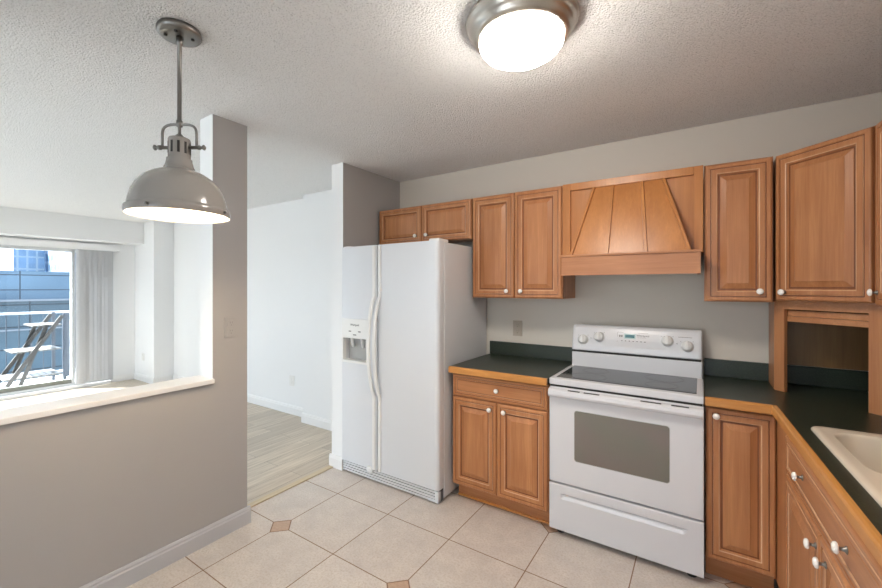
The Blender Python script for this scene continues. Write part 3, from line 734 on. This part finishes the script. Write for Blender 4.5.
# dispenser
b = MB().use(M['plastic'])
b.box(rec[0]-.010, rec[1]+.010, fy0-.008, fy0+.004, 1.056, 1.205, bev=.004)
b.box(rec[0]-.010, rec[0]+.004, fy0-.006, fy0+.030, .872, 1.060, bev=.002); b.box(rec[1]-.004, rec[1]+.010, fy0-.006, fy0+.030, .872, 1.060, bev=.002)
b.box(rec[0]-.010, rec[1]+.010, fy0-.010, fy0+.060, .866, .884, bev=.003)
b.build('dispenser_bezel', frz)
b = MB().use(M['greyplastic']); b.box(rec[0], rec[1], fy0+.064, fy0+.072, .884, 1.056)
b.build('dispenser_recess', frz)
for x in (-2.26, -2.155):
    b = MB().use(M['plastic']); b.tube([(x, fy0+.02, 1.056), (x-.004, fy0+.03, 1.02), (x-.012, fy0+.045, .985)], .012, 8); b.build('dispenser_paddle', frz)
for x, z, w_ in ((-2.255, 1.11, .026), (-2.155, 1.11, .026), (-2.205, 1.084, .034)):
    b = MB().use(M['ink']); b.box(x-w_/2, x+w_/2, fy0-.0092, fy0-.0078, z-.004, z+.004); b.build('button_print', frz)
text('logo', 'Whirlpool', .022, (-2.205, fy0-.0086, 1.160), PX, (0, 0, 1), M['slot'], frz)
# handles: full-height strip with a bowed grip in the middle
for door_, x, sg in ((frz, fs-.028, -1), (frd, fs+.028, 1)):
    b = MB().use(M['plastic'])
    pts = []
    for k in range(41):
        z = .10+(1.755-.10)*k/40
        t = (z-.66)/(1.37-.66); bow = .062*max(0, math.sin(math.pi*t))**.55 if 0 < t < 1 else 0
        pts.append((x, z, bow))
    hw, th = .0135, .014
    R = []
    for (xx, z, bow) in pts:
        yf = fy0-.010-bow; back = fy0+.001 if bow < .004 else yf+th
        xs = xx
        R.append([b.bm.verts.new(q) for q in ((xs-hw, back, z), (xs-hw, yf+.004, z), (xs-hw+.004, yf, z), (xs+hw-.004, yf, z), (xs+hw, yf+.004, z), (xs+hw, back, z))])
    for A, B in zip(R, R[1:]):
        for k in range(6): b.bm.faces.new((A[k], A[(k+1) % 6], B[(k+1) % 6], B[k]))
    b.bm.faces.new(R[0][::-1]); b.bm.faces.new(R[-1])
    b.build('handle', door_)
# toe grille
b = MB().use(M['fridge'])
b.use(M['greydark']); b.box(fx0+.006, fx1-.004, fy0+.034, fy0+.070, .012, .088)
b.use(M['appl'])
for k in range(4): b.box(fx0+.008, fx1-.020, fy0+.010, fy0+.036, .014+k*.0192, .0265+k*.0192)
b.use(M['fridge']); b.box(fx1-.085, fx1-.001, fy0+.006, fy0+.034, .012, .030, bev=.002); b.box(fx1-.030, fx1-.001, fy0+.004, fy0+.034, .012, .088, bev=.003)
gr = b.build('toe_grille', root)
b = MB().use(M['plastic']); b.lathe([(0, 0), (.030, 0), (.030, .012), (.016, .018), (0, .018)], (-2.058, fy0+.010, .086), (0, -1, 0), 16); b.build('latch', gr)
b = MB().use(M['slot']); b.box(fx1-.05, fx1+.002, fy0+.02, fy0+.055, .088, .0935); b.build('hinge', root)
b = MB().use(M['slot']); b.box(fx0+.004, fx0+.05, fy0+.012, fy0+.055, .088, .0935); b.build('hinge', root)
b = MB().use(M['plastic']); b.box(fx1-.085, fx1-.002, fy0+.012, fy0+.135, 1.755, 1.778, bev=.007); b.build('hinge_cover', root)
b = MB().use(M['plastic']); b.box(fx0+.01, fx0+.085, fy0+.012, fy0+.135, 1.755, 1.770, bev=.006); b.build('hinge_cover', root)

# ================================================================== LAMPS
def lampshell(b, prof, c): b.lathe(prof, c, (0, 0, 1), 64)
px_, py_ = -1.669, .734
root = thing('pendant_lamp', 'grey enamel dome pendant lamp hanging on a rod above the pass-through ledge', 'lamp', (px_, py_, H))
c = (px_, py_, 0)
b = MB().use(M['chrome']); b.lathe([(0, H-.001), (.073, H-.001), (.076, H-.010), (.076, H-.018), (.070, H-.026), (.062, H-.028), (0, H-.028)], c, (0, 0, 1), 40); can = b.build('canopy', root)
for a in (.9, 2.7, 4.2, 5.6):
    b = MB().use(M['slot']); b.lathe([(0, -.006), (.006, -.005), (.006, .002)], (px_+.045*math.cos(a), py_+.045*math.sin(a), H-.028), (0, 0, 1), 12); b.build('screw', can)
b = MB().use(M['chrome']); b.lathe([(0, H-.027), (.013, H-.03), (.013, H-.055), (.0075, H-.06), (.0075, 2.092), (.011, 2.090), (.011, 2.068), (.0055, 2.064), (.0055, 2.04), (.014, 2.032), (.014, 2.022), (0, 2.022)], c, (0, 0, 1), 16); b.build('rod', root)
ya = math.radians(33.9)   # yoke direction in plan
dv = Vector((math.cos(ya), math.sin(ya), 0))
b = MB().use(M['chrome'])
pts = []
for k in range(25):
    a = math.pi*k/24
    X = .066*math.copysign(abs(math.cos(a))**.55, math.cos(a)); Z = 2.030+.046*abs(math.sin(a))**.6
    pts.append(Vector((px_, py_, Z))+dv*X)
pts = [Vector((px_, py_, 1.985))+dv*.066]+pts+[Vector((px_, py_, 1.985))-dv*.066]
b.tube(pts, .005, 10); b.build('yoke', root)
for sgn in (1, -1):
    b = MB().use(M['chrome'])
    b.lathe([(0, .035), (.0065, .035), (.0065, .070), (.009, .071), (.009, .080), (.0055, .082), (.0055, .090), (.009, .091), (.011, .095), (.0055, .100), (0, .100)], (px_, py_, 1.987), dv*sgn, 14)
    b.build('yoke_bolt', root)
# neck with cooling slots
b = MB().use(M['lampgrey'])
b.lathe([(0, 2.024), (.028, 2.024), (.036, 2.020), (.038, 2.014), (.038, 1.944), (.043, 1.941), (.043, 1.934), (.044, 1.930), (.048, 1.915), (.052, 1.906)], c, (0, 0, 1), 32)
neck = b.build('socket_housing', root)
for k in range(10):
    b = MB().use(M['slot'])
    a = 2*math.pi*(k+.2)/10; r_ = .0375
    R_ = Matrix.Translation((px_, py_, 0)) @ Matrix.Rotation(a, 4, 'Z')
    b.box(r_-.004, r_+.0012, -.0042, .0042, 1.960, 2.004, xf=R_)
    b.build('cooling_slot', neck)
outerp = [(.050, 1.908), (.054, 1.899), (.066, 1.894), (.092, 1.882), (.118, 1.864), (.139, 1.839), (.153, 1.811), (.162, 1.780), (.166, 1.757), (.167, 1.752), (.173, 1.749), (.1755, 1.743), (.1755, 1.728), (.173, 1.722)]
inner = [(.171, 1.7225), (.163, 1.738), (.158, 1.778), (.149, 1.808), (.135, 1.836), (.114, 1.860), (.070, 1.886), (.0, 1.893)]
b = MB().use(M['lampgrey']); b.lathe(outerp, c, (0, 0, 1), 72); b.use(M['lampwhite']); b.lathe([outerp[-1]]+inner, c, (0, 0, 1), 72)
sh = b.build('shade', root)
for a in (ya+math.pi*.5, ya-math.pi*.5, ya+math.pi*1.02, ya-.03):
    b = MB().use(M['chrome']); b.lathe([(0, .0), (.006, 0), (.006, .009), (.003, .011), (0, .011)], (px_+.174*math.cos(a), py_+.174*math.sin(a), 1.736), (math.cos(a), math.sin(a), 0), 10); b.build('rim_screw', sh)
b = MB().use(M['bulb']); b.lathe([(0, 1.768), (.018, 1.771), (.028, 1.783), (.030, 1.80), (.024, 1.82), (.014, 1.84), (.013, 1.89)], c, (0, 0, 1), 20); b.build('bulb', root)

fxc, fyc = -.560, 1.425
root = thing('ceiling_light', 'flush round ceiling lamp with brushed metal ring and glowing frosted bowl', 'lamp', (fxc, fyc, H)); c = (fxc, fyc, 0)
b = MB().use(M['nickel']); b.lathe([(0, H-.001), (.205, H-.001), (.207, H-.008), (.200, H-.016), (.194, H-.020), (.193, H-.030), (.186, H-.040), (.181, H-.044), (.178, H-.056), (.168, H-.066), (.160, H-.069), (.148, H-.067)], c, (0, 0, 1), 72); b.build('ring', root)
b = MB().use(M['dome']); b.lathe([(.150, H-.066), (.1545, H-.078), (.152, H-.088), (.138, H-.106), (.113, H-.122), (.077, H-.132), (.038, H-.137), (0, H-.138)], c, (0, 0, 1), 40); b.build('glass_bowl', root)

# ================================================================== SMALL WALL ITEMS
def outlet(name, label, cat, o, ux, un, w_, h_, duplex=True, m='plastic'):
    o, ux, un = Vector(o), Vector(ux), Vector(un); uz = Vector((0, 0, 1))
    root = thing(name, label, cat, o)
    def bx(b, a0, a1, z0, z1, d0, d1):
        V = [b.bm.verts.new(o+ux*a+uz*z+un*d) for a, z, d in ((a0, z0, d0), (a1, z0, d0), (a1, z1, d0), (a0, z1, d0), (a0+.001, z0+.001, d1), (a1-.001, z0+.001, d1), (a1-.001, z1-.001, d1), (a0+.001, z1-.001, d1))]
        for q in ((0, 1, 2, 3), (4, 5, 6, 7), (0, 1, 5, 4), (1, 2, 6, 5), (2, 3, 7, 6), (3, 0, 4, 7)): b.bm.faces.new([V[k] for k in q]).material_index = b.cur
    b = MB().use(M[m]); bx(b, -w_/2, w_/2, -h_/2, h_/2, .0005, .006); b.build('plate', root)
    for s in (-1, 1):
        zc = s*.024
        b = MB().use(M[m]); bx(b, -.017, .017, zc-.019, zc+.019, .004, .0085); r_ = b.build('socket', root)
        b = MB().use(M['slot'])
        for a in (-.007, .005): bx(b, a, a+.0025, zc-.001, zc+.011, .007, .0090)
        bx(b, -.0025, .0025, zc-.013, zc-.008, .007, .0090); b.build('socket_hole', r_)
    return root
M['almond'] = mat('almond_plastic', srgb(182, 170, 154), .4); M['greyplate'] = mat('grey_painted_plate', srgb(168, 166, 165), .5)
outlet('wall_outlet', 'almond outlet plate on the wall above the short countertop', 'outlet', (-1.188, 2.955, 1.130), PX, NY, .074, .120, m='almond')
outlet('wall_outlet', 'grey outlet plate on the end of the pass-through wall', 'outlet', (-2.32, 1.300, 1.212), (0, -1, 0), (1, 0, 0), .072, .118, m='greyplate')
outlet('wall_outlet', 'white outlet low on the hallway wall behind the kitchen opening', 'outlet', (-3.89, 2.90, .380), PX, NY, .085, .118)
outlet('wall_outlet', 'tiny white outlet on the column at the right of the blinds', 'outlet', (-7.155, 2.63, .375), PX, NY, .085, .118)

# vertical blinds
root = thing('vertical_blind', 'stack of grey vertical blind slats pulled beside the balcony window', 'blind', (-7.40, 2.13, 2.0))
boxes('valance', M['trim'], [(-7.41, -7.39, -2.75, 2.41, 1.995, 2.085), (-7.455, -7.411, -2.75, 2.41, 2.065, 2.085), (-7.455, -7.41, 2.392, 2.41, 1.995, 2.065)], root)
b = MB().use(M['blind'])
nS = 24
for k in range(nS):
    y = 1.922+.375*k/(nS-1)+random.uniform(-.003, .003); a = math.radians(24+random.uniform(-7, 7))
    cxs, n_ = -7.405, 5
    pts = []
    for j in range(n_):
        t = (j/(n_-1)-.5)*.089; bow = .007*(1-(2*t/.089)**2)
        pts.append((cxs+t*math.sin(a)+bow, y+t*math.cos(a)*.62))
    for (xa, ya_), (xb, yb2) in zip(pts, pts[1:]): b.face([(xa, ya_, .055), (xb, yb2, .055), (xb, yb2, 1.99), (xa, ya_, 1.99)], True)
bmesh.ops.remove_doubles(b.bm, verts=b.bm.verts, dist=.00005)
b.build('slats', root)

# ================================================================== BALCONY AND CITY
conc = paint('pale_balcony_floor', srgb(190, 190, 188), .1)
boxes('balcony_floor', conc, [(-9.15, -7.66, -3.2, 3.2, -.22, -.06)], kind=S)
M['rail'] = mat('balcony_rail_metal', srgb(170, 176, 182), .4, .2); M['darkmetal'] = mat('dark_blue_grey_metal', srgb(40, 48, 58), .5)
root = thing('balcony_railing', 'metal balcony railing with thin balusters outside the sliding window', 'railing', (-9.0, 1, -.06))
boxes('top_rail', M['rail'], [(-9.03, -8.97, -3.1, 3.0, 1.015, 1.05)], root)
boxes('bottom_rail', M['rail'], [(-9.02, -8.98, -3.1, 3.0, .02, .05)], root)
for k in range(26):
    y = -.95+k*.142
    boxes('baluster', M['darkmetal'], [(-9.006, -8.994, y-.005, y+.005, .05, 1.015)], root)
boxes('post', M['darkmetal'], [(-9.04, -8.96, 2.13, 2.23, -.06, 1.015)], root)
# tiered folding plant stand
root = thing('plant_stand', 'folding three-tier wooden shelf stand on the balcony by the railing', 'plant stand', (-8.45, 1.65, -.06))
leg_ = mat('stand_leg_paint', srgb(46, 44, 42), .6)
sw_ = wood('weathered_shelf_wood', 'x', srgb(104, 102, 98), srgb(84, 80, 76))
for nm, ya_, z in (('shelf', 1.30, .135), ('shelf', 1.39, .515), ('shelf', 1.60, .885)):
    b = MB().use(sw_); n_ = max(3, int((1.93-ya_)/.07)); st = (1.93-ya_)/n_
    for k in range(n_): b.box(-8.72, -8.18, ya_+k*st+.004, ya_+(k+1)*st-.004, z-.02, z)
    b.build('shelf', root)
for x in (-8.74, -8.16):
    b = MB().use(M['darkmetal']); b.box(x-.014, x+.014, 1.935, 1.975, -.06, 1.05); b.build('post', root)
    b = MB().use(leg_); b.prism([(1.245, -.06), (1.305, -.06), (1.96, 1.02), (1.90, 1.02)], lambda u, v, t: (t, u, v), x-.012, x+.012); b.build('leg', root)
    b = MB().use(leg_); b.prism([(1.42, -.06), (1.47, -.06), (1.78, .88), (1.73, .88)], lambda u, v, t: (t, u, v), x-.024, x-.013); b.build('leg', root)

g1 = facade('blue_curtain_wall', srgb(48, 64, 74), srgb(28, 38, 46), 2.6, 1.75, .09, .12)
root = thing('glass_office_building', 'blue glass office building filling the view behind the balcony', 'building', (-52, 14, -40))
boxes('glass_facade', g1, [(-60, -45.0, -40, 40, -40, .38)], root)
g1b = facade('blue_glass_upper', srgb(60, 80, 96), srgb(32, 46, 58), 3.1, 1.2, .08, .1)
boxes('upper_facade', g1b, [(-60, -45.3, -40, 40, .38, 2.75)], root)
boxes('terrace_band', mat('white_cornice', srgb(98, 104, 112), .5), [(-45.3, -44.8, -40, 40, .33, .48), (-45.3, -44.9, -40, 40, -2.0, -1.88)], root)
root = thing('tower_building', 'pale blue finned tower rising left behind the glass building', 'building', (-130, 24, -40))
g2 = facade('finned_tower', srgb(62, 84, 108), srgb(98, 112, 126), 1.5, 2.6, .35, .3)
boxes('finned_facade', g2, [(-140, -120, 20.6, 30.2, -40, 11.5)], root)
boxes('dark_core', facade('dark_core', srgb(44, 64, 90), srgb(84, 100, 118), 8.0, 2.2, .5, .3), [(-139, -119, 25.4, 27.6, -40, 12.2)], root)
root = thing('apartment_tower', 'white banded apartment block at right behind the glass building', 'building', (-110, 30, -40))
boxes('banded_facade', facade('banded_block', srgb(58, 80, 102), srgb(104, 112, 120), 2.4, 2.1, .8, .4), [(-118, -100, 25.5, 36, -40, 9.8)], root)
boxes('ground', mat('street_ground', srgb(214, 213, 210), .9), [(-200, -9.5, -120, 120, -41, -40)], kind=S)
